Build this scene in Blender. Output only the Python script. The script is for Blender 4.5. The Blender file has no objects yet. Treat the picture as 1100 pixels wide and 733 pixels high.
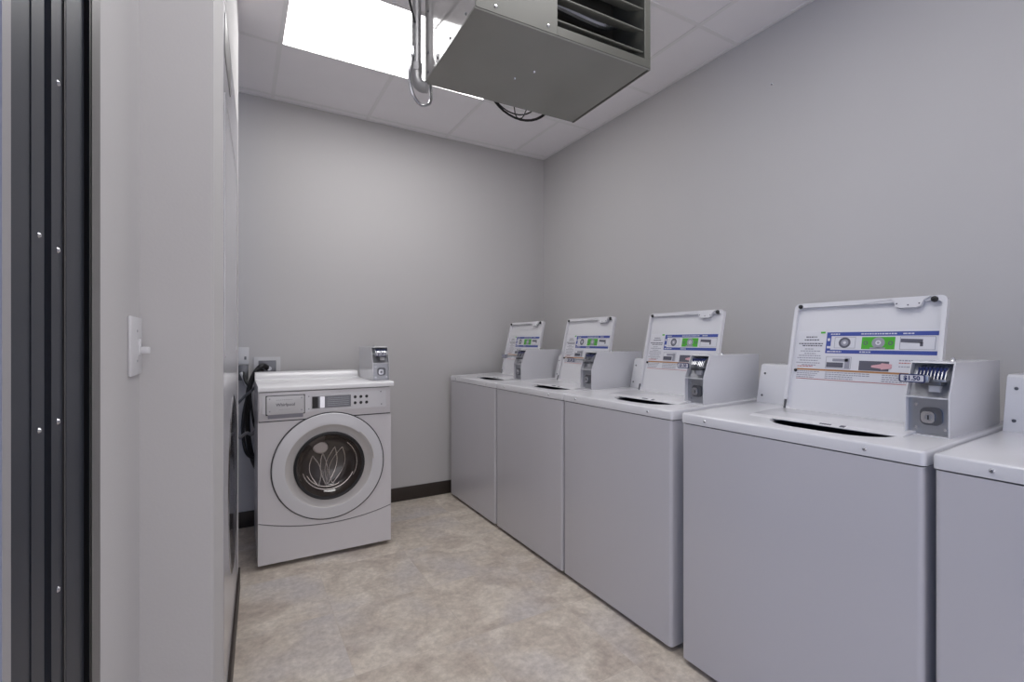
import bpy, bmesh, math, random
from mathutils import Vector, Matrix
from mathutils.geometry import tessellate_polygon
random.seed(4)
R = math.radians
C = bpy.context.scene.collection
S = bpy.context.scene

# ---------------------------------------------------------------- camera
cam = bpy.data.cameras.new('camera'); cam.sensor_width = 36.0
cam.lens = 515.0 / 1100.0 * 36.0
cam.clip_start = 0.02
co = bpy.data.objects.new('camera', cam); C.objects.link(co)
co.location = (0, 0, 1.20); co.rotation_euler = (R(90), 0, R(-29.8))
S.camera = co
# ---------------------------------------------------------------- view, world, lights
S.view_settings.view_transform = 'Standard'; S.view_settings.look = 'None'
S.view_settings.gamma = 1.0; S.view_settings.use_curve_mapping = False
S.view_settings.exposure = 0.24
w = bpy.data.worlds.new('world'); S.world = w; w.use_nodes = True
w.node_tree.nodes['Background'].inputs[0].default_value = (0.97, 0.94, 1.0, 1)
w.node_tree.nodes['Background'].inputs[1].default_value = 1.25

def area(name, loc, rot, sx, sy, power, col):
    l = bpy.data.lights.new(name, 'AREA'); l.shape = 'RECTANGLE'; l.size = sx; l.size_y = sy
    l.energy = power; l.color = col
    o = bpy.data.objects.new(name, l); C.objects.link(o); o.location = loc; o.rotation_euler = rot
    return o
# bluish daylight from the left; this area light stands in for unseen glazing
area('daylight', (-2.25, -0.55, 1.35), (R(90), 0, R(-78)), 1.7, 2.2, 18, (0.36, 0.55, 1.0))
DIFF = 6.6      # strength of the fluorescent diffusers

# ---------------------------------------------------------------- materials
def newmat(name):
    m = bpy.data.materials.new(name); m.use_nodes = True
    return m, m.node_tree.nodes, m.node_tree.links, m.node_tree.nodes['Principled BSDF']
def mat(name, col, rough=0.5, metal=0.0, spec=0.5, bump=0.0, bscale=200, var=0.0, vscale=3.0, coat=0.0, alpha=None, trans=0.0):
    m, n, l, p = newmat(name)
    p.inputs['Base Color'].default_value = (*col, 1); p.inputs['Roughness'].default_value = rough
    p.inputs['Metallic'].default_value = metal; p.inputs['Specular IOR Level'].default_value = spec
    if coat: p.inputs['Coat Weight'].default_value = coat; p.inputs['Coat Roughness'].default_value = 0.08
    if trans: p.inputs['Transmission Weight'].default_value = trans
    tc = n.new('ShaderNodeTexCoord')
    no = n.new('ShaderNodeTexNoise'); no.inputs['Scale'].default_value = vscale; no.inputs['Detail'].default_value = 4
    l.new(tc.outputs['Object'], no.inputs['Vector'])
    if var:
        mx = n.new('ShaderNodeMix'); mx.data_type = 'RGBA'
        mx.inputs[6].default_value = (*[c * (1 - var) for c in col], 1)
        mx.inputs[7].default_value = (*[min(1, c * (1 + var)) for c in col], 1)
        l.new(no.outputs['Fac'], mx.inputs[0]); l.new(mx.outputs[2], p.inputs['Base Color'])
    if bump:
        nb = n.new('ShaderNodeTexNoise'); nb.inputs['Scale'].default_value = bscale; nb.inputs['Detail'].default_value = 3
        l.new(tc.outputs['Object'], nb.inputs['Vector'])
        b = n.new('ShaderNodeBump'); b.inputs['Strength'].default_value = bump; b.inputs['Distance'].default_value = 0.002
        l.new(nb.outputs['Fac'], b.inputs['Height']); l.new(b.outputs['Normal'], p.inputs['Normal'])
    return m
WALL = mat('wall_paint', (0.545, 0.535, 0.54), 0.75, bump=0.10, bscale=160, var=0.015)
CEILM = mat('ceiling_tile', (0.91, 0.89, 0.915), 0.95, bump=0.5, bscale=300, var=0.02, vscale=8)
TBAR = mat('ceiling_grid', (0.84, 0.83, 0.84), 0.5)
BASE = mat('rubber_baseboard', (0.035, 0.026, 0.022), 0.5)
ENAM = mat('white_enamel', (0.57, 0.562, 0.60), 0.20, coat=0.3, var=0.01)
ENAMT = mat('front_loader_lit_top_enamel', (0.84, 0.84, 0.86), 0.25, coat=0.3)  # paler than the cabinet: light falling on the top is put into the colour
ENAMF = mat('front_loader_lifted_enamel', (0.69, 0.675, 0.70), 0.22, coat=0.3, var=0.01)  # washer enamel made paler to offset the weak light by the back wall
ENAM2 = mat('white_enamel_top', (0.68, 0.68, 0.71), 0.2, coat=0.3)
PLAS = mat('white_plastic', (0.66, 0.66, 0.68), 0.35)
PLASG = mat('bezel_plastic', (0.60, 0.58, 0.57), 0.4)
SEAM = mat('dark_seam', (0.03, 0.03, 0.035), 0.6)
BLACK = mat('black_rubber', (0.012, 0.012, 0.014), 0.5)
CHROME = mat('bright_metal', (0.62, 0.63, 0.66), 0.22, metal=1.0)
STEEL = mat('brushed_steel', (0.42, 0.43, 0.46), 0.35, metal=0.9, bump=0.1)
DSTEEL = mat('dark_steel', (0.16, 0.165, 0.18), 0.35, metal=0.8)
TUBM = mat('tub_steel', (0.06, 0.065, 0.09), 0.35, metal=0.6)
GLASSD = mat('dark_door_glass', (0.045, 0.036, 0.032), 0.08, coat=0.5)
BRONZE = mat('dark_bronze_aluminum', (0.030, 0.036, 0.050), 0.45, metal=0.3, var=0.1, vscale=6)
BRONZE2 = mat('black_aluminum', (0.010, 0.009, 0.010), 0.45)
GREYM = mat('grey_aluminum', (0.16, 0.155, 0.155), 0.4, metal=0.3)
LGREY = mat('light_grey_trim', (0.36, 0.35, 0.36), 0.5)
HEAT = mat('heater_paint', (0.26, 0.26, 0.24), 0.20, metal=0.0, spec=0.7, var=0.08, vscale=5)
HEATF = mat('heater_dimmed_front_paint', (0.085, 0.085, 0.074), 0.4, spec=0.5)  # darker copy of the heater paint, holding down the light on the front
HEATS = mat('heater_lit_side_paint', (0.42, 0.41, 0.40), 0.10, spec=1.0, coat=0.6)  # paler, glossier heater paint: brightness of the lit left side put into the colour
PIPE = mat('galvanised_pipe', (0.40, 0.40, 0.41), 0.4, metal=0.6)
BLUE = mat('label_blue', (0.045, 0.075, 0.32), 0.4)
GREEN = mat('label_green', (0.07, 0.40, 0.03), 0.4)
PAPER = mat('label_white', (0.66, 0.66, 0.70), 0.4)
INK = mat('label_ink', (0.10, 0.10, 0.13), 0.5)
INKL = mat('label_grey', (0.30, 0.30, 0.35), 0.5)
ORNG = mat('label_orange', (0.42, 0.20, 0.07), 0.5)
PINK = mat('label_pink', (0.62, 0.35, 0.38), 0.5)
REDI = mat('label_red', (0.45, 0.10, 0.09), 0.5)
TAGB = mat('tag_and_slot_blue', (0.02, 0.03, 0.12), 0.4)
WIRE = mat('cable_grey', (0.25, 0.25, 0.26), 0.5)

def emis(name, col, st):
    m, n, l, p = newmat(name)
    p.inputs['Base Color'].default_value = (0.8, 0.8, 0.8, 1)
    p.inputs['Emission Color'].default_value = (*col, 1); p.inputs['Emission Strength'].default_value = st
    return m
DIFFM = emis('light_diffuser', (1.0, 0.985, 0.975), DIFF)

def floor_mat():
    m, n, l, p = newmat('vinyl_stone_floor')
    tc = n.new('ShaderNodeTexCoord')
    mp = n.new('ShaderNodeMapping'); mp.inputs['Location'].default_value = (0.09, 0.06, 0)
    l.new(tc.outputs['Object'], mp.inputs['Vector'])
    br = n.new('ShaderNodeTexBrick'); br.offset = 0.0; br.squash = 1.0
    br.inputs['Scale'].default_value = 1.0
    br.inputs['Brick Width'].default_value = 0.457; br.inputs['Row Height'].default_value = 0.457
    br.inputs['Mortar Size'].default_value = 0.0012; br.inputs['Mortar Smooth'].default_value = 0.4
    br.inputs['Color1'].default_value = (0, 0, 0, 1); br.inputs['Color2'].default_value = (1, 1, 1, 1)
    br.inputs['Mortar'].default_value = (0.5, 0.5, 0.5, 1)
    l.new(mp.outputs[0], br.inputs['Vector'])
    # every tile shifts the stone noise so that the veining breaks at the joints
    vm = n.new('ShaderNodeVectorMath'); vm.operation = 'MULTIPLY_ADD'
    vm.inputs[1].default_value = (7.3, 3.1, 5.7)
    l.new(br.outputs['Color'], vm.inputs[0]); l.new(tc.outputs['Object'], vm.inputs[2])
    n1 = n.new('ShaderNodeTexNoise'); n1.inputs['Scale'].default_value = 4.2; n1.inputs['Detail'].default_value = 9
    n1.inputs['Roughness'].default_value = 0.62; n1.inputs['Distortion'].default_value = 0.9
    l.new(vm.outputs[0], n1.inputs['Vector'])
    r1 = n.new('ShaderNodeValToRGB'); e = r1.color_ramp.elements
    e[0].position = 0.33; e[0].color = (0.47, 0.40, 0.345, 1)
    e[1].position = 0.68; e[1].color = (0.76, 0.70, 0.62, 1)
    a = e.new(0.50); a.color = (0.615, 0.55, 0.475, 1)
    l.new(n1.outputs['Fac'], r1.inputs[0])
    n2 = n.new('ShaderNodeTexNoise'); n2.inputs['Scale'].default_value = 2.6; n2.inputs['Detail'].default_value = 5
    l.new(vm.outputs[0], n2.inputs['Vector'])
    r2 = n.new('ShaderNodeValToRGB'); r2.color_ramp.elements[0].position = 0.50; r2.color_ramp.elements[1].position = 0.72
    l.new(n2.outputs['Fac'], r2.inputs[0])
    mx = n.new('ShaderNodeMix'); mx.data_type = 'RGBA'
    l.new(r2.outputs[0], mx.inputs[0]); l.new(r1.outputs[0], mx.inputs[6]); mx.inputs[7].default_value = (0.58, 0.54, 0.52, 1)
    # fine speckle
    n3 = n.new('ShaderNodeTexNoise'); n3.inputs['Scale'].default_value = 38; n3.inputs['Detail'].default_value = 6
    n3.inputs['Roughness'].default_value = 0.7
    l.new(vm.outputs[0], n3.inputs['Vector'])
    r3 = n.new('ShaderNodeValToRGB'); r3.color_ramp.elements[0].position = 0.3; r3.color_ramp.elements[0].color = (0.78, 0.77, 0.76, 1)
    r3.color_ramp.elements[1].position = 0.7; r3.color_ramp.elements[1].color = (1.15, 1.15, 1.15, 1)
    l.new(n3.outputs['Fac'], r3.inputs[0])
    mu = n.new('ShaderNodeMix'); mu.data_type = 'RGBA'; mu.blend_type = 'MULTIPLY'; mu.inputs[0].default_value = 1
    l.new(mx.outputs[2], mu.inputs[6]); l.new(r3.outputs[0], mu.inputs[7])
    mo = n.new('ShaderNodeMix'); mo.data_type = 'RGBA'
    mf = n.new('ShaderNodeMath'); mf.operation = 'MULTIPLY'; mf.inputs[1].default_value = 0.22
    l.new(br.outputs['Fac'], mf.inputs[0]); l.new(mf.outputs[0], mo.inputs[0])
    l.new(mu.outputs[2], mo.inputs[6]); mo.inputs[7].default_value = (0.36, 0.31, 0.27, 1)
    l.new(mo.outputs[2], p.inputs['Base Color']); p.inputs['Roughness'].default_value = 0.42
    p.inputs['Specular IOR Level'].default_value = 0.4
    b = n.new('ShaderNodeBump'); b.inputs['Strength'].default_value = 0.15; b.inputs['Distance'].default_value = 0.002
    l.new(n3.outputs['Fac'], b.inputs['Height']); l.new(b.outputs['Normal'], p.inputs['Normal'])
    return m
FLOOR = floor_mat()

# ---------------------------------------------------------------- mesh builder
class MB:
    def __init__(s): s.bm = bmesh.new(); s.mats = []
    def mi(s, m):
        if m not in s.mats: s.mats.append(m)
        return s.mats.index(m)
    def faces(s, fs, m, smooth=False):
        i = s.mi(m)
        for f in fs: f.material_index = i; f.smooth = smooth
    def box(s, x0, x1, y0, y1, z0, z1, m, bev=0.0, seg=2, M=None, smooth=None):
        bm = bmesh.new()
        bmesh.ops.create_cube(bm, size=1)
        bmesh.ops.scale(bm, vec=(x1 - x0, y1 - y0, z1 - z0), verts=bm.verts)
        bmesh.ops.translate(bm, vec=((x0 + x1) / 2, (y0 + y1) / 2, (z0 + z1) / 2), verts=bm.verts)
        if bev: bmesh.ops.bevel(bm, geom=list(bm.edges), offset=bev, segments=seg, affect='EDGES', profile=0.5)
        s.merge(bm, m, M, smooth=bool(bev) if smooth is None else smooth); return s
    def merge(s, bm, m, M=None, smooth=False):
        if M is not None: bmesh.ops.transform(bm, matrix=M, verts=bm.verts)
        vm = {}
        i = s.mi(m)
        for v in bm.verts: vm[v] = s.bm.verts.new(v.co)
        for f in bm.faces:
            try: g = s.bm.faces.new([vm[v] for v in f.verts])
            except ValueError: continue
            g.material_index = i; g.smooth = smooth
        bm.free()
    def cyl(s, p0, p1, r, m, n=20, r2=None, caps=True, smooth=True):
        p0 = Vector(p0); p1 = Vector(p1); d = p1 - p0
        bm = bmesh.new()
        bmesh.ops.create_cone(bm, segments=n, radius1=r, radius2=r if r2 is None else r2, depth=d.length, cap_ends=caps)
        M = Matrix.Translation((p0 + p1) / 2) @ d.to_track_quat('Z', 'Y').to_matrix().to_4x4()
        s.merge(bm, m, M, smooth); return s
    def prism(s, pts, a, b, m, axis='z', bev=0.0, M=None, holes=None, smooth=False):
        # polygon pts in the plane normal to axis, extruded from a to b
        def P(u, v, t):
            return {'z': (u, v, t), 'x': (t, u, v), 'y': (u, t, v)}[axis]
        bm = bmesh.new()
        if holes:
            loops = [pts] + holes
            flat = [q for lo in loops for q in lo]
            tris = tessellate_polygon([[Vector((q[0], q[1], 0)) for q in lo] for lo in loops])
            A = [bm.verts.new(P(*q, a)) for q in flat]; B = [bm.verts.new(P(*q, b)) for q in flat]
            for t in tris:
                bm.faces.new([A[k] for k in t]); bm.faces.new([B[k] for k in reversed(t)])
            o = 0
            for lo in loops:
                n = len(lo)
                for k in range(n):
                    i, j = o + k, o + (k + 1) % n
                    bm.faces.new((A[i], A[j], B[j], B[i]))
                o += n
        else:
            A = [bm.verts.new(P(*q, a)) for q in pts]; B = [bm.verts.new(P(*q, b)) for q in pts]
            n = len(pts)
            bm.faces.new(A); bm.faces.new(B[::-1])
            for k in range(n): bm.faces.new((A[k], A[(k + 1) % n], B[(k + 1) % n], B[k]))
        bmesh.ops.recalc_face_normals(bm, faces=bm.faces)
        if bev: bmesh.ops.bevel(bm, geom=list(bm.edges), offset=bev, segments=2, affect='EDGES', profile=0.5)
        s.merge(bm, m, M, smooth); return s
    def lathe(s, prof, c, axis, m, n=64, smooth=True, closed=False):
        # prof: (radius, height along axis); c centre; axis 'x','y','z'
        bm = bmesh.new(); rings = []
        for r, h in prof:
            ring = []
            for k in range(n):
                a = 2 * math.pi * k / n; u, v = r * math.cos(a), r * math.sin(a)
                p = {'z': (u, v, h), 'x': (h, u, v), 'y': (u, h, v)}[axis]
                ring.append(bm.verts.new(Vector(p) + Vector(c)))
            rings.append(ring)
        for i in range(len(rings) - 1):
            for k in range(n):
                bm.faces.new((rings[i][k], rings[i][(k + 1) % n], rings[i + 1][(k + 1) % n], rings[i + 1][k]))
        bmesh.ops.remove_doubles(bm, verts=bm.verts, dist=1e-6)
        bmesh.ops.recalc_face_normals(bm, faces=bm.faces)
        s.merge(bm, m, None, smooth); return s
    def tube(s, pts, r, m, n=10, sub=6, flat=None):
        P = [Vector(p) for p in pts]; Q = []
        if sub > 1 and len(P) > 2:
            E = [P[0] * 2 - P[1]] + P + [P[-1] * 2 - P[-2]]
            for i in range(1, len(E) - 2):
                for k in range(sub):
                    t = k / sub; a, b, c, d = E[i - 1:i + 3]
                    Q.append(0.5 * ((2 * b) + (c - a) * t + (2 * a - 5 * b + 4 * c - d) * t * t + (3 * b - a - 3 * c + d) * t ** 3))
            Q.append(P[-1])
        else: Q = P
        bm = bmesh.new(); rings = []; up = Vector((0.13, 0.31, 0.94)).normalized()
        for i, q in enumerate(Q):
            d = (Q[min(i + 1, len(Q) - 1)] - Q[max(i - 1, 0)]).normalized()
            u = (up - d * up.dot(d))
            if u.length < 1e-3: u = d.orthogonal()
            u.normalize(); up = u; v = d.cross(u)
            rings.append([bm.verts.new(q + (u * math.cos(2 * math.pi * k / n) + v * math.sin(2 * math.pi * k / n)) * r) for k in range(n)])
        for i in range(len(rings) - 1):
            for k in range(n): bm.faces.new((rings[i][k], rings[i][(k + 1) % n], rings[i + 1][(k + 1) % n], rings[i + 1][k]))
        bm.faces.new(rings[0][::-1]); bm.faces.new(rings[-1])
        s.merge(bm, m, None, True); return s
    def text(s, string, size, m, M, ext=0.0003, bold=0.0, align='CENTER', sx=1.0):
        cu = bpy.data.curves.new('t', 'FONT'); cu.body = string; cu.size = size; cu.extrude = ext
        cu.align_x = align; cu.align_y = 'CENTER'; cu.offset = bold; cu.resolution_u = 3
        o = bpy.data.objects.new('t', cu); C.objects.link(o)
        bpy.context.view_layer.update()
        me = bpy.data.meshes.new_from_object(o.evaluated_get(bpy.context.evaluated_depsgraph_get()))
        bpy.data.objects.remove(o); bpy.data.curves.remove(cu)
        bm = bmesh.new(); bm.from_mesh(me); bpy.data.meshes.remove(me)
        s.merge(bm, m, M @ Matrix.Diagonal((sx, 1, 1, 1))); return s
    def quad(s, p, m):
        f = s.bm.faces.new([s.bm.verts.new(q) for q in p]); f.material_index = s.mi(m); return s
    def build(s, name, parent=None, kind=None, sharp=35):
        me = bpy.data.meshes.new(name); s.bm.to_mesh(me); s.bm.free()
        for m in s.mats: me.materials.append(m)
        try: me.set_sharp_from_angle(angle=R(sharp))
        except Exception: pass
        o = bpy.data.objects.new(name, me); C.objects.link(o)
        if parent: o.parent = parent
        if kind: o['kind'] = kind
        return o

def empty(name, loc, rz=0.0):
    o = bpy.data.objects.new(name, None); C.objects.link(o); o.empty_display_size = 0.1
    o.location = loc; o.rotation_euler = (0, 0, rz); return o
def tag(o, label, cat, group=None):
    o['label'] = label; o['category'] = cat
    if group: o['group'] = group
    return o
KIDS = {}
def copy_tree(o, parent=None):
    c = o.copy(); C.objects.link(c)
    if parent: c.parent = parent
    for ch in list(o.children): copy_tree(ch, c)
    return c
def circ(cx, cy, r, n=32, a0=0.0, a1=2 * math.pi, close=False):
    k = n if not close else n - 1
    return [(cx + r * math.cos(a0 + (a1 - a0) * i / k), cy + r * math.sin(a0 + (a1 - a0) * i / k)) for i in range(n)]
def rrect(x0, x1, y0, y1, r, n=6):
    out = []
    for cx, cy, a in ((x1 - r, y0 + r, -90), (x1 - r, y1 - r, 0), (x0 + r, y1 - r, 90), (x0 + r, y0 + r, 180)):
        for k in range(n + 1):
            t = R(a + 90 * k / n); out.append((cx + r * math.cos(t), cy + r * math.sin(t)))
    return out

# ================================================================ the setting
XR, YB, H = 2.346, 3.535, 2.80
YF = -1.55; XL = -2.4
MB().box(XL - 0.1, XR + 0.1, YF - 1.2, YB + 0.1, -0.08, 0.0, FLOOR).build('floor', kind='structure')
MB().box(XL, XR, YB, YB + 0.1, 0, H, WALL).build('wall_back', kind='structure')
MB().box(XR, XR + 0.1, YF, YB + 0.1, 0, H, WALL).build('wall_right', kind='structure')
MB().box(XL - 0.1, XL, YF, YB + 0.1, 0, H, WALL).build('wall_far_left', kind='structure')
# front wall behind the camera, with the wide entrance opening
f = MB()
f.box(XL, -0.75, YF - 0.1, YF, 0, H, WALL); f.box(1.8, XR, YF - 0.1, YF, 0, H, WALL)
f.box(-0.75, 1.8, YF - 0.1, YF, 2.45, H, WALL); f.build('wall_front', kind='structure')
# ceiling: tiles and suspended grid, open where the light troffers sit
gx = [0.2 + 0.61 * k for k in range(-5, 5)]; gy = [2.858 - 0.61 * k for k in range(-1, 8)]
lights = [(0.2, 1.42, 2.248, 2.858), (0.2, 1.42, 0.418, 1.028)]
cm = MB()
cm.prism([(XL - 0.1, YF - 0.1), (XR + 0.1, YF - 0.1), (XR + 0.1, YB + 0.1), (XL - 0.1, YB + 0.1)], H, H + 0.03, CEILM,
         holes=[[(a, c), (b, c), (b, d), (a, d)] for a, b, c, d in lights])
cm.build('ceiling', kind='structure')
g = MB()
for x in gx:
    for y0, y1 in ((YF, 0.418), (1.028, 2.248), (2.858, YB)) if abs(x - 0.81) < 0.02 else ((YF, YB),):
        g.box(x - 0.011, x + 0.011, y0, y1, H - 0.0025, H + 0.004, TBAR)
for y in gy:
    if y > YB: continue
    g.box(XL, XR, y - 0.011, y + 0.011, H - 0.002, H + 0.0035, TBAR)
g.box(XR - 0.02, XR, YF, YB, H - 0.004, H, TBAR); g.box(XL, XR, YB - 0.02, YB, H - 0.004, H, TBAR)
g.build('trim_1', kind='structure')
# baseboards
MB().box(XL, XR, YB - 0.008, YB, 0, 0.102, BASE, bev=0.002).build('baseboard_back', kind='structure')
MB().box(XR - 0.008, XR, YF, YB - 0.008, 0, 0.102, BASE, bev=0.002).build('baseboard_right', kind='structure')

# left wall: a stub with the light switch, a jog, then the long face seen almost edge-on
TH = math.atan2(0.051, 1.41)
def PC(y): return -0.047 + (y - 1.27) * math.tan(TH)
D0, D1 = 1.60, 2.57      # the recessed dryer
wl = MB()
near = [(-0.18, 0.923), (-0.18, 1.27), (PC(1.27), 1.27), (PC(D0), D0), (-0.40, D0), (-0.40, 1.345), (-0.272, 0.923)]
wl.prism(near, 0, H, WALL)
wl.build('wall_left', kind='structure'); wl = MB()
wl.prism([(PC(D1), D1), (PC(2.68), 2.68), (-0.08, 2.68), (-0.08, 2.70), (-0.40, 2.70), (-0.40, D1)], 0, H, WALL)
wl.build('wall_left', kind='structure'); wl = MB()
wl.prism([(PC(D0), D0), (PC(D1), D1), (-0.40, D1), (-0.40, D0)], 2.22, H, WALL)
wl.build('wall_left', kind='structure'); wl = MB()
wl.prism([(-0.352, D0), (-0.352, D1), (-0.40, D1), (-0.40, D0)], 0, 2.22, WALL)
wl.build('wall_left', kind='structure')
bl = MB()
def along(y, off): return (PC(y) + off * math.cos(TH), y - off * math.sin(TH))
bl.prism([along(1.275, 0), along(1.275, 0.008), along(2.68, 0.008), along(2.68, 0)], 0, 0.10, BASE)
bl.build('baseboard_left', kind='structure')

# dark aluminium door frame of the entrance, very near the camera on the left
door = empty('door_1', (-0.18, 0.75, 0)); door['kind'] = 'structure'
def jamb(name, y0, y1, dx, m, depth=0.05, z1=2.6, bev=0.001):
    b = MB()
    p = [(0.0 + dx, y0 - 0.75), (0.0 + dx, y1 - 0.75), (-0.003 * 0 + dx - depth, y1 - 0.75), (dx - depth, y0 - 0.75 + depth * 1.2)]
    b.prism(p, 0, z1, m); return b.build(name, door)
jamb('edge_trim', 0.590, 0.609, 0.0, LGREY, 0.012)
jamb('jamb_plate', 0.609, 0.655, 0.0, BRONZE, 0.03)
jamb('jamb_plate', 0.6555, 0.692, 0.001, BRONZE, 0.03)
jamb('groove', 0.692, 0.719, -0.012, BRONZE2, 0.02)
jamb('weather_strip', 0.698, 0.704, -0.004, GREYM, 0.02)
stop = jamb('stop_strip', 0.719, 0.758, 0.0, BRONZE, 0.03)
jamb('edge_bead', 0.758, 0.761, 0.002, GREYM, 0.02)
jamb('groove', 0.761, 0.79, -0.018, BRONZE2, 0.02)
jamb('jamb_plate', 0.79, 0.868, -0.004, BRONZE, 0.03)
jamb('edge_bead', 0.868, 0.876, 0.002, BRONZE2, 0.03)
jamb('grey_casing', 0.876, 0.923, 0.003, GREYM, 0.04)
for z in (0.53, 0.72, 0.913, 1.107, 1.305, 1.498, 1.70):
    b = MB(); b.lathe([(0.0, 0.0022), (0.0024, 0.0018), (0.0036, 0.0)], (0, 0, 0), 'x', CHROME, n=16)
    o = b.build('screw', door); o.location = (0.0, 0.741 - 0.75, z)
for z in (1.107, 1.31):
    b = MB(); b.lathe([(0.0, 0.0022), (0.002, 0.0018), (0.003, 0.0)], (0, 0, 0), 'x', CHROME, n=16)
    o = b.build('screw', door); o.location = (0.001, 0.676 - 0.75, z)

# light switch on the wall stub
sw = empty('light_switch', (-0.18, 1.203, 1.19))
tag(sw, 'white toggle light switch plate on the narrow wall beside the dark door frame', 'light switch')
b = MB(); b.box(0, 0.006, -0.058, 0.058, -0.058, 0.058, PLAS, bev=0.002); b.build('switch_plate', sw)
b = MB(); b.box(0.005, 0.009, 0.015, 0.031, -0.02, 0.014, PLAS, bev=0.001)
b.box(0.007, 0.024, 0.017, 0.029, -0.016, -0.002, PLAS, bev=0.002); b.build('toggle', sw)
for z in (-0.03, 0.03):
    b = MB(); b.cyl((0.006, 0, z), (0.0072, 0, z), 0.0025, CHROME, n=12); b.build('screw', sw)

# ================================================================ recessed dryer seen edge-on
dr = empty('tumble_dryer', (PC(D0), D0, 0), -TH)
tag(dr, 'tall white tumble dryer with dark round door glass set flush in the left wall', 'dryer')
Ld = (D1 - D0) / math.cos(TH) - 0.006
b = MB()
b.prism(rrect(0.015, Ld - 0.010, 0.105, 2.210, 0.01), -0.29, 0.0, ENAM, axis='x'); b.build('cabinet', dr)
b = MB(); b.lathe([(0.0, 0.0015), (0.30, 0.0015), (0.325, 0.003), (0.335, 0.0)], (0, 0.565, 0.655), 'x', GLASSD)
dd = b.build('door', dr)
b = MB(); b.prism(rrect(0.05, 0.36, 2.05, 2.185, 0.03), 0.0, 0.002, GREYM, axis='x'); b.build('control_panel', dr)
b = MB(); b.prism(rrect(0.06, 0.90, 1.15, 1.95, 0.03), 0.0, 0.0015, ENAM, axis='x',
                  holes=[rrect(0.068, 0.892, 1.158, 1.942, 0.026)[::-1]]); b.build('access_panel', dr)

# ================================================================ ceiling lights
def ceiling_light(cx, cy, label):
    t = empty('ceiling_light', (cx, cy, H))
    tag(t, label, 'ceiling light', 'recessed fluorescent ceiling lights')
    b = MB()
    b.prism([(-0.609, -0.304), (0.609, -0.304), (0.609, 0.304), (-0.609, 0.304)], -0.004, 0.06, TBAR,
            holes=[[(-0.598, -0.294), (0.598, -0.294), (0.598, 0.294), (-0.598, 0.294)]])
    b.box(-0.609, 0.609, -0.304, 0.304, 0.06, 0.07, TBAR); b.build('frame', t)
    b = MB(); b.box(-0.598, 0.598, -0.294, 0.294, 0.0, 0.012, DIFFM); b.build('diffuser', t)
    return t
ceiling_light(0.81, 2.553, 'bright white rectangular ceiling light panel near the back wall, partly behind the heater')
ceiling_light(0.81, 0.723, 'unseen ceiling light panel added on the entrance side of the hanging heater to brighten the walls')  # second fixture, added out of view to even the light on the walls

# ================================================================ unit heater hanging from the ceiling
HZ = 2.15; HH = 0.52
he = empty('unit_heater', (0.925, 1.451, HZ), R(-1.6))
tag(he, 'grey sheet metal unit heater with louvered front hanging below the ceiling', 'heater')
hx, hy = 0.333, 0.226
b = MB()
# shell open to the front on the right-hand part
b.box(-hx, -hx + 0.004, -hy, hy, 0.0, HH, HEATS)
b.box(hx - 0.004, hx, -hy, hy, 0.0, HH, HEATF)
b.box(-hx, hx, hy - 0.004, hy, 0.0, HH, HEATF)
b.box(-hx, hx, -hy, hy, HH - 0.004, HH, HEATF)
b.build('housing', he)
b = MB(); b.box(-hx - 0.002, hx + 0.002, -hy - 0.002, hy + 0.002, -0.004, 0.004, HEAT, bev=0.0015, seg=1)
b.box(hx - 0.010, hx - 0.006, -hy, hy, -0.007, -0.004, HEATF)
b.build('bottom_panel', he)
for x, y in ((-0.02, -0.03), (-0.06, 0.04)):
    q = MB(); q.lathe([(0.0, -0.008), (0.004, -0.007), (0.005, -0.004)], (x, y, 0), 'z', CHROME, n=16); q.build('bottom_screw', he)
b = MB()
b.box(-hx, -0.055, -hy - 0.004, -hy + 0.001, 0.0, HH, HEATF, bev=0.001, seg=1)
b.box(-0.055, hx, -hy - 0.004, -hy + 0.001, 0.0, 0.030, HEATF, bev=0.001, seg=1)
b.box(hx - 0.026, hx, -hy - 0.004, -hy + 0.001, 0.030, HH, HEATF, bev=0.001, seg=1)
b.box(-0.055, hx, -hy - 0.004, -hy + 0.001, HH - 0.03, HH, HEATF, bev=0.001, seg=1)
b.build('front_frame', he)
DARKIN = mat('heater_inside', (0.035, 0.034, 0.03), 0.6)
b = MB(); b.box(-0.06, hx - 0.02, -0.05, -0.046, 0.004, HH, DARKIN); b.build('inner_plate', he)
for k in range(6):
    z = 0.075 + k * 0.075
    q = MB(); M = Matrix.Translation((0, -hy + 0.045, z)) @ Matrix.Rotation(R(28), 4, 'X')
    q.box(-0.055, hx - 0.026, -0.042, 0.042, -0.0012, 0.0012, HEAT, M=M)
    q.cyl(M @ Vector((-0.055, -0.042, 0)), M @ Vector((hx - 0.026, -0.042, 0)), 0.004, HEATF, n=10)
    q.build('louver', he)
q = MB()
for k in range(4):
    q.tube([(-0.05, -hy + 0.12, 0.09 + k * 0.11), (0.20, -hy + 0.12, 0.075 + k * 0.11), (0.285, -hy + 0.12, 0.10 + k * 0.11)], 0.014, CHROME)
q.build('heating_tube', he)
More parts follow.
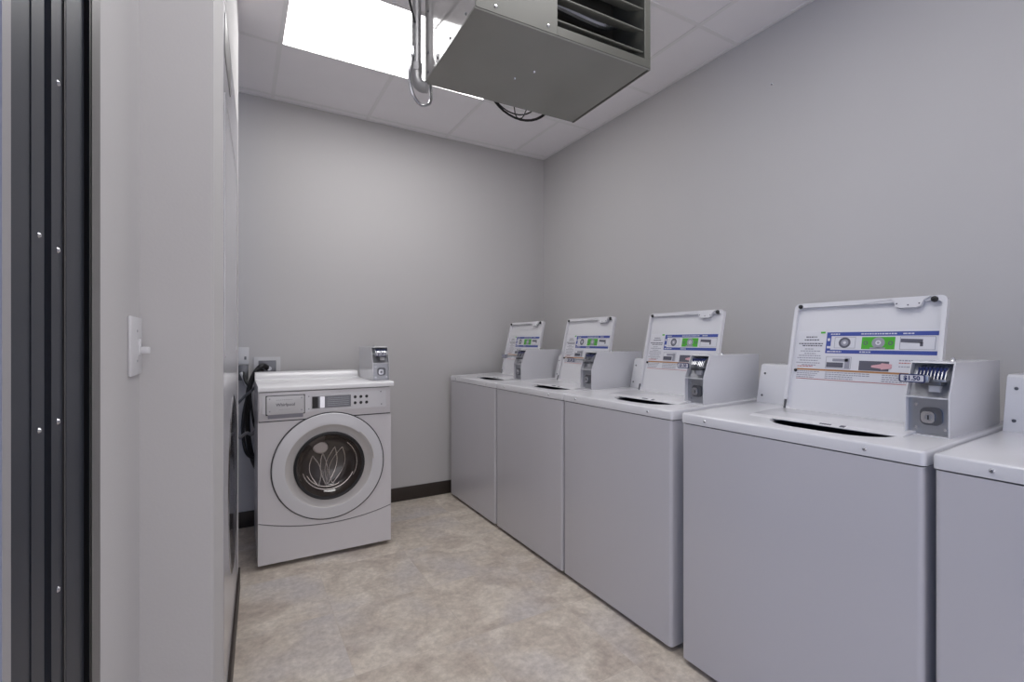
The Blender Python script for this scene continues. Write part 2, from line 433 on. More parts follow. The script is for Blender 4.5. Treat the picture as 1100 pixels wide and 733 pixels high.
# fan guard at the back
q = MB()
for r in (0.05, 0.09, 0.13, 0.17, 0.175):
    pts = [(0.10 + r * math.cos(a), hy + 0.12 - 0.35 * r * (1 if r > .15 else .3), 0.155 + r * math.sin(a)) for a in [2 * math.pi * k / 40 for k in range(41)]]
    q.tube(pts, 0.003, BLACK, n=6, sub=1)
for k in range(8):
    a = 2 * math.pi * k / 8
    q.tube([(0.10, hy + 0.12, 0.155), (0.10 + 0.13 * math.cos(a), hy + 0.105, 0.155 + 0.13 * math.sin(a)), (0.10 + 0.172 * math.cos(a), hy + 0.045, 0.155 + 0.172 * math.sin(a)), (0.10 + 0.15 * math.cos(a), hy - 0.002, 0.16 + 0.15 * math.sin(a))], 0.0025, BLACK, n=6, sub=3)
q.build('fan_guard', he)
q = MB(); q.cyl((0.10, hy, 0.155), (0.10, hy + 0.07, 0.155), 0.05, BLACK)
for k in range(4):
    M = Matrix.Translation((0.10, hy + 0.04, 0.155)) @ Matrix.Rotation(R(90 * k + 20), 4, 'Y') @ Matrix.Rotation(R(25), 4, 'X')
    q.box(-0.04, 0.04, -0.001, 0.001, 0.04, 0.145, DSTEEL, M=M)
q.build('fan', he)
for y in (-0.16, -0.03, 0.09, 0.19):
    for z in ((0.02, 0.30) if y != 0.19 else (0.02, 0.09, 0.24)):
        q = MB(); q.lathe([(0.0, -hx - 0.004), (0.003, -hx - 0.0035), (0.005, -hx)], (0, y, z), 'x', DSTEEL, n=12); q.build('side_screw', he)
for x in (-0.27, -0.09):
    q = MB(); q.lathe([(0.0, -hy - 0.008), (0.004, -hy - 0.007), (0.006, -hy - 0.004)], (x, 0, 0.02), 'y', CHROME, n=12); q.build('front_screw', he)
for x in (-0.28, 0.28):
    for y in (-0.17, 0.17):
        q = MB(); q.cyl((x, y, HH - 0.01), (x, y, H - HZ + 0.004), 0.005, CHROME, n=10); q.build('hanger_rod', he)

gp = empty('gas_pipe', (0.575, 1.715, HZ))
tag(gp, 'vertical galvanised gas pipe with elbow dropping beside the hanging heater', 'pipe')
b = MB(); b.cyl((0, 0, 0.05), (0, 0, H - HZ + 0.003), 0.017, PIPE); b.build('riser', gp)
b = MB(); b.tube([(0, 0, 0.06), (0, 0, 0.02), (0.012, -0.008, -0.006), (0.035, -0.022, -0.012)], 0.021, PIPE, n=16)
b.cyl((0, 0, 0.045), (0, 0, 0.075), 0.0235, PIPE, n=8, smooth=False)
b.build('elbow', gp)
co2 = empty('flexible_conduit', (0.575, 1.715, HZ))
tag(co2, 'thin metal conduit looping under the foot of the gas pipe', 'conduit')
b = MB(); pts = [(-0.024, -0.03, 0.10), (-0.034, -0.035, 0.05), (-0.038, -0.03, 0.0), (-0.022, -0.02, -0.05), (0.015, 0.0, -0.072), (0.055, 0.02, -0.05), (0.066, 0.03, -0.005), (0.062, 0.03, 0.03)]
b.tube(pts, 0.0045, CHROME, n=8, sub=8); b.build('conduit_loop', co2)
b = MB(); b.tube([(p[0] + 0.012, p[1] + 0.02, p[2] + 0.012) for p in pts], 0.0035, WIRE, n=8, sub=8); b.build('second_loop', co2)
b = MB(); b.cyl((-0.024, -0.03, 0.085), (-0.024, -0.03, 0.115), 0.008, CHROME, n=10); b.build('fitting', co2)
b = MB()
b.tube([(0.50, 1.52, 2.797), (0.47, 1.50, 2.72), (0.46, 1.50, 2.62), (0.475, 1.55, 2.50), (0.51, 1.62, 2.42), (0.56, 1.69, 2.36)], 0.004, BLACK, n=8)
tag(b.build('power_cable'), 'thin dark cable drooping from the ceiling to the gas pipe', 'cable')

# ================================================================ coin box shared by all machines
def coin_box(parent, ox, oy, oz, rz=0.0):
    """front-right-bottom corner at the origin, +x into the machine, +y to the left"""
    W, D, Hh = 0.100, 0.368, 0.204
    prof = [(0, 0), (0, 0.108), (0.040, Hh), (D, Hh), (D, 0)]
    b = MB(); t = 0.0035
    for y0 in (0, W - t): b.prism(prof, y0, y0 + t, ENAM2, axis='y')
    inner = [(0.020, 0.001), (0.020, 0.100), (0.062, Hh - 0.004), (D - 0.001, Hh - 0.004), (D - 0.001, 0.001)]
    b.prism(inner, t, W - t, ENAM2, axis='y')
    b.prism([(0.036, Hh - 0.004), (0.040, Hh), (D, Hh), (D, Hh - 0.004)], t, W - t, ENAM2, axis='y')
    b.box(0, 0.022, t, W - t, 0.104, 0.108, ENAM2); b.box(0, 0.022, t, W - t, 0.0, 0.003, ENAM2)
    box = b.build('coin_box', parent); box.location = (ox, oy, oz); box.rotation_euler = (0, 0, rz)
    b = MB(); b.box(0.0175, 0.0205, t + 0.001, W - t - 0.001, 0.004, 0.103, STEEL)
    for y, z in ((0.078, 0.085), (0.078, 0.020), (0.014, 0.020)):
        b.cyl((0.0175, y, z), (0.015, y, z), 0.004, CHROME, n=12)
    b.build('cash_door', box)
    b = MB()
    b.prism(rrect(0.020, 0.068, 0.030, 0.078, 0.014), 0.0095, 0.0176, DSTEEL, axis='x')
    b.prism(rrect(0.034, 0.064, 0.036, 0.068, 0.010), 0.004, 0.0176, CHROME, axis='x', smooth=False)
    b.cyl((0.004, 0.047, 0.052), (0.002, 0.047, 0.052), 0.008, STEEL, n=16)
    b.box(0.0012, 0.0022, 0.0455, 0.0485, 0.046, 0.058, BLACK); b.build('lock', box)
    # slanted upper face: steel plate + slide with eight coin slots
    b = MB(); b.prism([(0.0185, 0.108), (0.060, Hh - 0.005), (0.063, Hh - 0.005), (0.022, 0.108)], t + 0.001, W - t - 0.001, STEEL, axis='y')
    b.build('slide_plate', box)
    b = MB()
    b.box(0.006, 0.060, 0.010, 0.090, 0.150, 0.157, STEEL, bev=0.002)
    b.box(-0.004, 0.050, 0.018, 0.062, 0.140, 0.151, DSTEEL, bev=0.002)
    for k in range(9):
        y = 0.012 + k * 0.0080
        b.prism([(0.008, 0.156), (0.020, 0.178), (0.050, 0.194), (0.056, 0.194), (0.056, 0.156)], y, y + 0.0026, CHROME if k % 4 else STEEL, axis='y')
        if k < 8: b.box(0.022, 0.056, y + 0.0026, y + 0.0080, 0.156, 0.188, TAGB)  # blue reflections between the blades, put into the fill colour
    b.box(0.014, 0.036, 0.026, 0.050, 0.122, 0.141, PLAS)
    b.build('coin_rack', box)
    b = MB()
    b.box(-0.036, 0.036, 0.040, 0.056, 0.158, 0.164, STEEL, bev=0.0015)
    b.box(-0.036, 0.036, 0.074, 0.084, 0.158, 0.164, STEEL, bev=0.0015)
    b.box(-0.046, -0.036, 0.030, 0.098, 0.150, 0.170, STEEL, bev=0.003)
    b.build('coin_slide', box)
    b = MB(); b.prism(rrect(0.036, 0.094, 0.149, 0.172, 0.004), -0.0485, -0.0462, TAGB, axis='x')
    b.prism(rrect(0.039, 0.091, 0.152, 0.169, 0.003), -0.0490, -0.0484, PAPER, axis='x')
    M = Matrix.Translation((-0.0494, 0.065, 0.1605)) @ Matrix(((0, 0, -1, 0), (-1, 0, 0, 0), (0, 1, 0, 0), (0, 0, 0, 1)))
    b.text('$1.50', 0.0165, TAGB, M, bold=0.0005); b.build('price_tag', box)
    b = MB(); b.lathe([(0.0, Hh + 0.010), (0.004, Hh + 0.009), (0.005, Hh + 0.004), (0.007, Hh)], (0.18, 0.05, 0), 'z', CHROME, n=16); b.build('top_lock', box)
    return box

# ================================================================ top-loading washers
WM = 0.735
def top_loader():
    t = empty('washing_machine', (0, 0, 0))
    W = WM
    b = MB()
    out = rrect(0.0, 0.645, 0.004, W - 0.004, 0.014)
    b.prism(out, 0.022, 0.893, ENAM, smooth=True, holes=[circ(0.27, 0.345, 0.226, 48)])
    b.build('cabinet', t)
    b = MB(); b.prism(rrect(0.012, 0.63, 0.014, W - 0.014, 0.01), 0.8935, 0.898, SEAM, holes=[circ(0.27, 0.345, 0.226, 48)]); b.build('seam', t)
    for x in (0.05, 0.58):
        for y in (0.06, W - 0.06):
            q = MB(); q.cyl((x, y, 0.0), (x, y, 0.008), 0.02, BLACK, n=16); q.cyl((x, y, 0.008), (x, y, 0.025), 0.008, DSTEEL, n=10); q.build('foot', t)
    # top panel with rounded opening; slopes up slightly to the back
    y0, y1 = 0.115, 0.470
    hole = []
    for k in range(25):       # front edge bows forward
        s = k / 24; hole.append((0.060 + 0.050 * (2 * s - 1) ** 4, y0 + 0.01 + (y1 - y0 - 0.02) * s))
    hole += [(0.14, y1), (0.32, y1), (0.335, y1 - 0.01)]
    hole += [(0.335, y0 + 0.01), (0.32, y0), (0.14, y0)]
    bm = bmesh.new()
    rings = [(rrect(0.0, 0.65, 0.0, W, 0.012), 0.0), (rrect(0.0, 0.65, 0.0, W, 0.012), 0.029), (rrect(0.0025, 0.6475, 0.0025, W - 0.0025, 0.010), 0.0335), (rrect(0.007, 0.643, 0.007, W - 0.007, 0.008), 0.035)]
    Z = lambda x, h: 0.8965 + h + (0.030 * x if h > 0.01 else 0)
    V = [[bm.verts.new((p[0], p[1], Z(p[0], h))) for p in ring] for ring, h in rings]
    n = len(V[0])
    for i in range(3):
        for k in range(n): bm.faces.new((V[i][k], V[i][(k + 1) % n], V[i + 1][(k + 1) % n], V[i + 1][k]))
    HV = [bm.verts.new((p[0], p[1], Z(p[0], 0.035))) for p in hole]
    HB = [bm.verts.new((p[0] + 0.004 * (1 if p[0] < .2 else -1), p[1] + 0.004 * (1 if p[1] < .34 else -1), Z(p[0], 0.035) - 0.010)) for p in hole]
    HC = [((p[0] + 0.004 * (1 if p[0] < .2 else -1), p[1] + 0.004 * (1 if p[1] < .34 else -1), 0.872)) for p in hole]
    m = len(hole)
    for k in range(m):
        bm.faces.new((HV[k], HB[k], HB[(k + 1) % m], HV[(k + 1) % m]))
    allv = V[3] + HV
    for tr in tessellate_polygon([[Vector((v.co.x, v.co.y, 0)) for v in V[3]], [Vector((v.co.x, v.co.y, 0)) for v in HV]]):
        try: bm.faces.new([allv[k] for k in tr])
        except ValueError: pass
    bmesh.ops.recalc_face_normals(bm, faces=bm.faces)
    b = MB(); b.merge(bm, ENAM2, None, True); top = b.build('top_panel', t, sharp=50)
    for y in (0.13, 0.63):
        q = MB(); q.lathe([(0.0, -0.0035), (0.0035, -0.003), (0.0055, 0.0)], (0, y, 0.9135), 'x', CHROME, n=16)
        q.box(-0.0042, -0.003, y - 0.003, y + 0.003, 0.913, 0.914, DSTEEL); q.box(-0.0042, -0.003, y - 0.0005, y + 0.0005, 0.9105, 0.9165, DSTEEL); q.build('top_screw', t)
    hb = [((p[0] + 0.004 * (1 if p[0] < .2 else -1), p[1] + 0.004 * (1 if p[1] < .34 else -1), Z(p[0], 0.035) - 0.010)) for p in hole]
    b = MB()
    for k in range(m): b.quad([hb[k], HC[k], HC[(k + 1) % m], hb[(k + 1) % m]], TUBM)
    b.build('tub_collar', t)
    # tub
    b = MB(); c = (0.27, 0.345, 0)
    b.lathe([(0.21, 0.872), (0.225, 0.868), (0.225, 0.50), (0.0, 0.48)], c, 'z', TUBM, n=40); b.build('tub', t)
    b = MB(); b.lathe([(0.0, 0.80), (0.03, 0.79), (0.045, 0.72), (0.06, 0.60), (0.14, 0.50)], c, 'z', PLAS, n=32); b.build('agitator', t)
    # lid, open, hinged at the rear of the opening
    Lw, Lh = 0.460, 0.405; ly = 0.098
    lean = math.atan2(0.086, 0.394)
    lid = bpy.data.objects.new('lid', None)
    # local lid frame: x = normal (towards the back), y = along, z = up the lid
    b = MB()
    b.prism(rrect(0, Lw, 0, Lh, 0.018), 0.010, 0.016, ENAM2, axis='x', smooth=False)
    b.prism(rrect(0, Lw, 0, Lh, 0.018), -0.002, 0.012, ENAM2, axis='x', holes=[rrect(0.012, Lw - 0.012, 0.007, Lh - 0.016, 0.014)])
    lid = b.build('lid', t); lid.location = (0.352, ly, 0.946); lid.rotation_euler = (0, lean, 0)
    b = MB(); b.prism([(0.120, Lh - 0.004), (0.245, Lh - 0.004), (0.225, Lh - 0.014)], -0.004, 0.010, ENAM2, axis='x')
    sp = [(0.040, Lh - 0.002), (0.150, Lh - 0.002), (0.137, Lh - 0.012), (0.132, Lh - 0.030), (0.120, Lh - 0.036), (0.075, Lh - 0.036), (0.064, Lh - 0.030), (0.058, Lh - 0.014)]
    b.prism(sp, -0.007, 0.008, ENAM2, axis='x')
    for y, z in ((0.128, Lh - 0.022), (0.097, Lh - 0.028), (0.068, Lh - 0.024)): b.cyl((-0.0065, y, z), (-0.0075, y, z), 0.0025, INK, n=10)
    b.build('strike_plate', lid)
    for y, z, r in ((0.032, Lh - 0.012, 0.0095), (Lw - 0.022, Lh - 0.012, 0.008)):
        q = MB(); q.lathe([(0.0, -0.011), (r * .4, -0.0105), (r * .5, -0.008), (r * .85, -0.0075), (r, -0.003), (r, 0.0)], (0, y, z), 'x', BLACK, n=20); q.build('bumper', lid)
    q = MB(); q.lathe([(0.0, 0.003), (0.004, 0.004), (0.006, 0.010)], (0, Lw - 0.025, 0.150), 'x', BLACK, n=14); q.build('bumper', lid)
    q = MB(); q.cyl((0.0, Lw - 0.001, 0.000), (0.0, Lw - 0.05, 0.000), 0.004, ENAM2, n=12); q.box(-0.004, 0.001, Lw - 0.012, Lw - 0.004, 0.0, 0.035, DSTEEL); q.build('hinge', lid)
    q = MB(); q.cyl((0.0, 0.001, 0.000), (0.0, 0.05, 0.000), 0.004, ENAM2, n=12); q.build('hinge', lid)
    # instruction sticker: u measured from the lid's left edge (as seen), v from its bottom
    b = MB(); fx = 0.0098
    def rect(u0, u1, v0, v1, m, lay=0, v0r=None, v1r=None):
        x = fx - 0.00025 * lay
        b.quad([(x, Lw - u0, v0), (x, Lw - u1, v0 if v0r is None else v0r), (x, Lw - u1, v1 if v1r is None else v1r), (x, Lw - u0, v1)], m)
    rect(0.020, 0.443, 0.118, 0.300, PAPER, 0)
    rect(0.122, 0.443, 0.280, 0.294, BLUE, 1); rect(0.122, 0.443, 0.217, 0.230, BLUE, 1)
    rect(0.122, 0.138, 0.230, 0.280, BLUE, 1); rect(0.126, 0.134, 0.262, 0.272, PAPER, 2); rect(0.126, 0.150, 0.235, 0.243, PAPER, 2)
    rnd = random.Random(7)
    def line(u0, u1, v, h, m, lay=2, gap=True):
        u = u0
        while u < u1:
            w_ = rnd.uniform(0.004, 0.011); rect(u, min(u + w_, u1), v, v + h, m, lay); u += w_ + (0.0018 if gap else 0)
    line(0.135, 0.165, 0.285, 0.004, PAPER); line(0.232, 0.335, 0.285, 0.004, PAPER); line(0.352, 0.382, 0.285, 0.004, PAPER)
    line(0.128, 0.175, 0.2215, 0.004, PAPER); line(0.232, 0.265, 0.2215, 0.004, PAPER)
    rect(0.100, 0.116, 0.290, 0.297, GREEN, 1)
    for v, a, c_ in ((0.275, .050, .090), (0.264, .045, .098), (0.250, .026, .112), (0.242, .040, .110), (0.230, .050, .080), (0.222, .035, .105), (0.213, .050, .090), (0.205, .030, .108), (0.196, .026, .110), (0.187, .036, .100), (0.178, .024, .108), (0.170, .045, .095)):
        line(a, c_, v, 0.0042 if v > 0.24 else 0.0034, INK if v > .24 else INKL)
    line(0.030, 0.085, 0.165, 0.003, REDI)
    # pictures
    def frame_(u0, u1, v0, v1):
        rect(u0, u1, v0, v0 + .0015, INKL, 2); rect(u0, u1, v1 - .0015, v1, INKL, 2); rect(u0, u0 + .0015, v0, v1, INKL, 2); rect(u1 - .0015, u1, v0, v1, INKL, 2)
    frame_(0.150, 0.217, 0.236, 0.276); frame_(0.345, 0.437, 0.234, 0.277); frame_(0.128, 0.210, 0.162, 0.205)
    def ring(u, v, r0, r1, m, lay):
        x = fx - 0.00025 * lay; k = 24
        for i in range(k):
            a, c_ = 2 * math.pi * i / k, 2 * math.pi * (i + 1) / k
            if r0 > 0: b.quad([(x, Lw - u + r0 * math.cos(a), v + r0 * math.sin(a)), (x, Lw - u + r1 * math.cos(a), v + r1 * math.sin(a)), (x, Lw - u + r1 * math.cos(c_), v + r1 * math.sin(c_)), (x, Lw - u + r0 * math.cos(c_), v + r0 * math.sin(c_))], m)
            else: b.quad([(x, Lw - u, v), (x, Lw - u + r1 * math.cos(a), v + r1 * math.sin(a)), (x, Lw - u + r1 * math.cos(c_), v + r1 * math.sin(c_))], m)
    ring(0.183, 0.256, 0.012, 0.019, INK, 3); ring(0.183, 0.256, 0, 0.012, INKL, 3); ring(0.183, 0.256, 0, 0.005, PAPER, 4)
    rect(0.236, 0.332, 0.234, 0.276, GREEN, 2); ring(0.285, 0.256, 0, 0.019, INKL, 3); ring(0.285, 0.256, 0.004, 0.008, PAPER, 4); rect(0.262, 0.306, 0.234, 0.240, INKL, 3)
    for u in (0.248, 0.320): ring(u, 0.255, 0.004, 0.007, INK, 3)
    rect(0.347, 0.405, 0.258, 0.270, INK, 3, 0.254, 0.268); rect(0.398, 0.406, 0.245, 0.258, INK, 3); rect(0.365, 0.398, 0.240, 0.256, PAPER, 3)
    rect(0.131, 0.186, 0.166, 0.184, INK, 3); rect(0.150, 0.200, 0.188, 0.198, INKL, 3); rect(0.190, 0.206, 0.164, 0.200, INKL, 3)
    rect(0.235, 0.322, 0.160, 0.193, INK, 3); rect(0.272, 0.300, 0.172, 0.178, PINK, 4, 0.168, 0.184); rect(0.300, 0.330, 0.165, 0.187, PINK, 4, 0.170, 0.184)
    line(0.348, 0.385, 0.196, 0.004, INKL); line(0.348, 0.385, 0.188, 0.003, REDI); line(0.348, 0.380, 0.176, 0.003, INKL)
    rect(0.030, 0.443, 0.152, 0.158, ORNG, 2)
    for k_, v in enumerate((0.146, 0.139, 0.132, 0.125)):
        line(0.030, 0.110 - 0.006 * k_, v, 0.003, INKL); line(0.130, 0.270 if k_ < 2 else 0.22, v, 0.003, INKL); line(0.305, 0.430, v, 0.003, INKL)
    rect(0.030, 0.430, 0.119, 0.121, REDI, 2)
    bmesh.ops.recalc_face_normals(b.bm, faces=b.bm.faces)
    b.build('instruction_sticker', lid)
    # white inner lip under the open lid, with its small caution print
    b = MB(); b.prism([(0.352, 0.9485), (0.250, 0.9480), (0.168, 0.9425), (0.143, 0.9365), (0.144, 0.9335), (0.190, 0.9375), (0.352, 0.940)], 0.100, 0.556, ENAM2, axis='y', bev=0.0015)
    M = Matrix.Translation((0.1565, 0, 0.9402)) @ Matrix.Rotation(R(-13.5), 4, 'Y')
    for k in range(5): b.box(-0.004, 0.004, 0.290 + k * 0.007, 0.295 + k * 0.007, -0.001, 0.0007, INK, M=M)
    b.box(-0.006, 0.006, 0.250, 0.264, -0.001, 0.0007, INK, M=M)
    b.build('tub_lip', t)
    # blank rear console
    b = MB(); cp = [(0.450, 0.938), (0.488, 1.098), (0.500, 1.104), (0.600, 1.104), (0.640, 0.938)]
    b.prism(cp, 0.128, W - 0.004, ENAM2, axis='y', bev=0.003); b.build('console', t)
    for y in (W - 0.026,):
        for z in (0.975, 1.065):
            x = 0.450 + (z - 0.938) * 0.2375
            q = MB(); q.lathe([(0.0, -0.004), (0.003, -0.0035), (0.0048, 0.0)], (x - 0.001, y, z), 'x', DSTEEL, n=12); q.build('console_screw', t)
    coin_box(t, 0.205, 0.020, 0.938)
    return t

XF = 1.44
spots = [(0.508, 1.0, 0.0, 'large white top-loading coin washer nearest the camera fully in view, lid open'),
         (1.288, 0.960, 0.003, 'white top-loading coin washer third from the back corner, lid open'),
         (1.996, 0.985, 0.0, 'white top-loading coin washer second from the back corner, lid open'),
         (2.725, 1.02, -0.003, 'white top-loading coin washer farthest back, standing in the corner, lid open'),
         (-0.238, 0.998, 0.0, 'white top-loading coin washer cut off by the right edge of the photo')]
proto = top_loader()
for i, (y, sy, dx, lab) in enumerate(spots):
    o = proto if i == 0 else copy_tree(proto)
    o.location = (XF + dx, y, 0); o.scale = (1, sy, 1)
    tag(o, lab, 'washing machine', 'top-loading washers along the right wall')
    if i in (2, 3):      # coin slides left pulled out
        for c in o.children:
            if c.name.startswith('coin_box'):
                for k in c.children:
                    if k.name.startswith(('coin_slide', 'price_tag')): k.location.x -= 0.045

# ================================================================ front-loading washer by the back wall
def front_loader():
    W, D = 0.697, 0.62
    t = empty('washing_machine', (0, 0, 0))       # origin front-left on the floor, +x right, +y back
    b = MB()
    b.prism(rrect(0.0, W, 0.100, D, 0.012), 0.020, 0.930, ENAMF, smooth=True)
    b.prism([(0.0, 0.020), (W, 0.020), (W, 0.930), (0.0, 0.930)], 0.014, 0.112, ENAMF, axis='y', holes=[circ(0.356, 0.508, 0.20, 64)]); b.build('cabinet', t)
    def zc(x): s = 2 * (x / W) - 1.06; return 0.186 + 0.052 * s * s
    # front panel above the kick panel with a round door opening
    xs = [W * k / 24 for k in range(25)]
    cx, cz, ro = 0.356, 0.508, 0.292
    b = MB()
    outline = [(x, zc(x) + 0.003) for x in xs] + [(W, 0.772), (0.0, 0.772)]
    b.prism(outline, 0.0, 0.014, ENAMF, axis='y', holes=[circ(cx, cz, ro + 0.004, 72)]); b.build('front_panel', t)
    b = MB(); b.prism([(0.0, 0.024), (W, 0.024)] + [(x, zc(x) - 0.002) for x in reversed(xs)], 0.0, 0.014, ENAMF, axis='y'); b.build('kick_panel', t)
    b = MB(); b.prism([(0.004, 0.03), (W - 0.004, 0.03), (W - 0.004, 0.90), (0.004, 0.90)], 0.006, 0.0135, SEAM, axis='y', holes=[circ(0.356, 0.508, 0.21, 64)]); b.lathe([(0.290, 0.004), (0.290, -0.0072), (0.2975, -0.0072), (0.2975, 0.004)], (0.356, 0, 0.508), 'y', SEAM, n=96); b.build('seam', t)
    for x in (0.06, W - 0.06):
        for y in (0.07, D - 0.06):
            q = MB(); q.cyl((x, y, 0), (x, y, 0.022), 0.018, BLACK, n=14); q.build('foot', t)
    # door: ring, bezel, glass bowl
    b = MB()
    b.lathe([(ro, 0.012), (ro, -0.008), (ro - 0.004, -0.0115), (0.262, -0.0130), (0.238, -0.0160), (0.229, -0.0150)], (cx, 0, cz), 'y', ENAM2, n=96)
    d = b.build('door', t)
    b = MB(); b.lathe([(0.229, -0.015), (0.218, -0.004), (0.203, 0.006), (0.190, 0.008), (0.186, 0.004)], (cx, 0, cz), 'y', PLASG, n=96); b.build('bezel', d)
    b = MB(); b.lathe([(0.187, 0.004), (0.187, -0.010), (0.180, -0.014), (0.172, -0.012), (0.168, 0.006)], (cx, 0, cz), 'y', BLACK, n=72); b.build('gasket', d)
    b = MB(); b.lathe([(0.170, -0.004), (0.160, 0.010), (0.145, 0.030), (0.120, 0.050), (0.09, 0.062), (0.05, 0.068), (0.0, 0.070)], (cx, 0, cz), 'y', GLASSD, n=72); b.build('glass_bowl', d)
    # lighter ribs of the drum showing in the bowl
    b = MB()
    DR = mat('drum_steel', (0.50, 0.46, 0.43), 0.22, metal=0.8)
    def onbowl(px, pz):
        r = min(0.160, math.hypot(px, pz))
        prf = [(0.0, 0.070), (0.05, 0.068), (0.09, 0.062), (0.120, 0.050), (0.145, 0.030), (0.160, 0.010)]
        for (r0, h0), (r1, h1) in zip(prf, prf[1:]):
            if r <= r1: return h0 + (h1 - h0) * (r - r0) / (r1 - r0)
        return 0.010
    leaves = [(-0.085, 0.050, -0.055, -0.120, 0.030), (-0.030, 0.060, -0.015, -0.120, 0.018), (0.035, 0.090, -0.005, -0.118, 0.030), (0.075, 0.085, 0.020, -0.118, 0.040)]
    for x0, z0, x1, z1, wd in leaves:
        for sgn in (-1, 1):
            pts = []
            for k in range(13):
                q = k / 12; px = x0 + (x1 - x0) * q + sgn * wd * math.sin(math.pi * q); pz = z0 + (z1 - z0) * q
                pts.append((cx + px, onbowl(px, pz) - 0.002, cz + pz))
            b.tube(pts, 0.0042, DR, n=8, sub=2)
    for rr, a0, a1 in ((0.142, 195, 345), (0.150, -30, 60), (0.128, 205, 300)):
        pts = [(cx + rr * math.cos(R(a)), onbowl(rr, 0) - 0.001, cz + rr * math.sin(R(a))) for a in range(a0, a1, 10)]
        b.tube(pts, 0.0042, DR, n=8, sub=2)
    b.build('drum_fin', d)
    b = MB(); M = Matrix.Translation((cx - 0.045, 0.044, cz + 0.095)) @ Matrix.Rotation(R(15), 4, 'Y')
    b.lathe([(0.0, -0.006), (0.030, -0.004), (0.036, 0.004)], (0, 0, 0), 'y', mat('pale_disc', (0.45, 0.40, 0.38), 0.4), n=32)
    bmesh.ops.scale(b.bm, vec=(1.15, 1, 0.95), verts=b.bm.verts); bmesh.ops.transform(b.bm, matrix=M, verts=b.bm.verts); b.build('drum_light', d)
    b = MB()
    pts = [(cx + 0.236 * math.cos(R(a)), -0.021, cz + 0.236 * math.sin(R(a))) for a in range(4, 50, 4)]
    b.tube(pts, 0.0045, PLASG, n=8, sub=2); b.build('door_pull', d)
    # control panel
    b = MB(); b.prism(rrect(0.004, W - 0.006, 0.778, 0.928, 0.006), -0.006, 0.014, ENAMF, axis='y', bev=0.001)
    cp = b.build('control_panel', t)
    b = MB(); b.prism(rrect(0.020, W - 0.030, 0.815, 0.912, 0.004), -0.0085, -0.005, ENAM2, axis='y')
    for x in (0.245,):
        for z in (0.830, 0.898): b.cyl((x, -0.008, z), (x, -0.010, z), 0.003, DSTEEL, n=10)
    for x, z in ((W - 0.062, 0.905), (W - 0.058, 0.832)): b.cyl((x, -0.008, z), (x, -0.0105, z), 0.0035, DSTEEL, n=10)
    b.build('fascia', cp)
    # detergent drawer with the maker's lettering
    b = MB(); b.prism(rrect(0.040, 0.222, 0.812, 0.908, 0.006), -0.0170, -0.008, PLAS, axis='y', bev=0.001)
    b.prism([(-0.017, 0.812), (-0.004, 0.812), (-0.004, 0.790), (-0.008, 0.790)], 0.046, 0.216, INKL, axis='x')
    for x, z in ((0.054, 0.895), (0.208, 0.895), (0.054, 0.830), (0.208, 0.830)): b.cyl((x, -0.017, z), (x, -0.019, z), 0.004, STEEL, n=12)
    M = Matrix.Translation((0.130, -0.0174, 0.862)) @ Matrix.Rotation(R(90), 4, 'X')
    b.text('Whirlpool', 0.022, INK, M, bold=0.0002)
    u = 0.085
    for k in range(9): b.box(u, u + 0.006, -0.0176, -0.0169, 0.887, 0.889, INKL); u += 0.009
    for k in range(7): b.box(0.098 + k * .008, 0.103 + k * .008, -0.0176, -0.0169, 0.836, 0.8375, INKL)
    b.build('detergent_drawer', cp)
    b = MB(); b.box(0.036, 0.226, -0.0092, -0.0084, 0.808, 0.912, SEAM); b.build('drawer_gap', cp)
    b = MB(); b.box(0.258, 0.470, -0.0100, -0.0084, 0.826, 0.900, PLAS); b.box(0.262, 0.466, -0.0112, -0.0099, 0.830, 0.896, DSTEEL)
    b.box(0.262, 0.292, -0.0120, -0.0110, 0.832, 0.894, BLACK); b.box(0.302, 0.326, -0.0125, -0.0110, 0.832, 0.894, CHROME)
    for k in range(5): b.box(0.34, 0.455, -0.0117, -0.0111, 0.842 + k * 0.010, 0.8435 + k * 0.010, STEEL)
    b.build('display', cp)
    for k in range(3):
        for z in (0.848, 0.882):
            q = MB(); q.lathe([(0.0, -0.0125), (0.006, -0.012), (0.0085, -0.0085)], (0.490 + 0.032 * k, 0, z), 'y', BLACK, n=18); q.build('button', cp)
    # top with raised rear ledge
    b = MB()
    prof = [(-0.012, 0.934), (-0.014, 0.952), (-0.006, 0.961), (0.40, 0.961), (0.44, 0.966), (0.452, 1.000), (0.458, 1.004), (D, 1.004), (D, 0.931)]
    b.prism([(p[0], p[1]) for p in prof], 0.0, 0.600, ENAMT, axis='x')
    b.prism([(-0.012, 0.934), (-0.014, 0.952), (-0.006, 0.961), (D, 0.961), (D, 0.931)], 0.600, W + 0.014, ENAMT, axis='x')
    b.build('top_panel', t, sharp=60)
    # coin box faces the front: rotate so that its +x runs to the back
    coin_box(t, W + 0.012, 0.075, 0.961, R(90))
    return t
fl = front_loader(); fl.location = (0.092, 2.822, 0)
tag(fl, 'white front-loading washer with round dark door against the back wall', 'washing machine')
fl2 = copy_tree(fl); fl2.location = (-0.875 - 0.69, 2.822, 0)
tag(fl2, 'white front-loading machine glimpsed left of the door frame at the photo edge', 'washing machine')

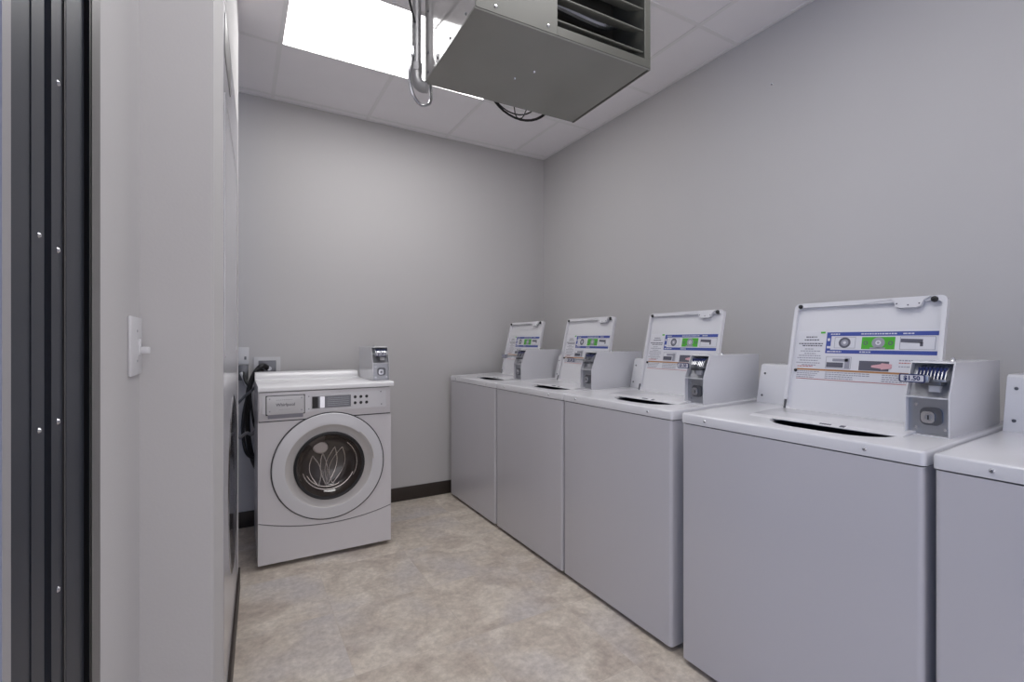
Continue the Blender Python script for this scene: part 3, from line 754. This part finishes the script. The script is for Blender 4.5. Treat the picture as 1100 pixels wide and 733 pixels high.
# ================================================================ wall boxes and hoses behind the front loader
ob = empty('supply_box', (0.170, YB, 1.03))
tag(ob, 'white framed recessed water supply box on the back wall behind the front-loading washer', 'outlet box')
b = MB(); b.prism(rrect(-0.078, 0.078, -0.065, 0.065, 0.004), -0.010, 0.0, PLAS, axis='y', holes=[rrect(-0.052, 0.052, -0.045, 0.042, 0.003)]); b.build('frame', ob)
b = MB(); b.box(-0.052, 0.052, -0.003, -0.0005, -0.045, 0.042, DSTEEL); b.build('recess', ob)
b = MB(); b.cyl((0.01, -0.004, -0.01), (0.01, -0.04, -0.01), 0.014, STEEL); b.build('valve', ob)
ob2 = empty('power_outlet', (0.030, YB, 1.07))
tag(ob2, 'white power outlet plate above the dark cords at the left end of the back wall', 'outlet')
b = MB(); b.box(-0.04, 0.035, -0.006, 0, -0.02, 0.09, PLAS, bev=0.002); b.box(0.008, 0.02, -0.008, -0.006, 0.01, 0.03, DSTEEL); b.build('cover_plate', ob2)
b = MB(); b.box(-0.035, 0.030, -0.05, 0, -0.12, -0.025, DSTEEL, bev=0.004); b.build('plug_socket', ob2)
def hose(name, pts, r, m, label, cat):
    b = MB(); b.tube(pts, r, m, n=12, sub=8); o = b.build(name, fl); o.location = -fl.location; o['label'] = label
hose('drain_hose', [(0.175, YB - 0.02, 1.02), (0.14, 3.47, 1.04), (0.10, 3.46, 1.00), (0.065, 3.46, 0.90), (0.055, 3.46, 0.75), (0.060, 3.46, 0.58), (0.085, 3.46, 0.45), (0.13, 3.475, 0.34), (0.17, 3.475, 0.30)], 0.016, BLACK,
     'thick black hose hanging from the white wall box behind the front-loading washer', 'hose')
hose('inlet_hose', [(0.145, YB - 0.02, 1.01), (0.10, 3.42, 1.02), (0.072, 3.40, 0.92), (0.074, 3.40, 0.80), (0.095, 3.41, 0.66), (0.14, 3.46, 0.60)], 0.007, BLACK,
     'thin black hose curving down close to the side of the front-loading washer', 'hose')
hose('power_cord', [(0.03, YB - 0.056, 1.00), (0.045, 3.44, 0.95), (0.062, 3.43, 0.90), (0.035, 3.42, 0.75), (0.030, 3.42, 0.62), (0.05, 3.42, 0.50), (0.11, 3.45, 0.44)], 0.010, BLACK,
     'black power cord dangling below the wall outlet beside the washer', 'cord')
hose('grey_hose', [(0.01, 3.40, 0.60), (0.05, 3.39, 0.63), (0.08, 3.39, 0.62), (0.12, 3.45, 0.66)], 0.010, WIRE,
     'short grey hose crossing the black hoses beside the washer', 'hose')
hose('lower_cord', [(-0.01, 3.40, 0.80), (0.04, 3.385, 0.86), (0.075, 3.385, 0.89), (0.11, 3.45, 0.92)], 0.008, DSTEEL,
     'dark grey cord slanting up behind the corner of the washer', 'cord')
b = MB(); b.cyl((0.020, 3.475, 1.00), (0.060, 3.44, 0.915), 0.010, PLAS, n=12, r2=0.014)
o = b.build('cable_plug', fl); o.location = -fl.location; o['label'] = 'small cream cable connector'
b = MB(); b.lathe([(0.0, -0.012), (0.003, -0.011), (0.003, -0.004), (0.007, -0.002), (0.007, 0.0)], (0, 0, 0), 'x', CHROME, n=14)
o = b.build('wall_hook'); o.location = (XR, 1.45, 2.50)
tag(o, 'tiny metal hook high on the right wall', 'hook')
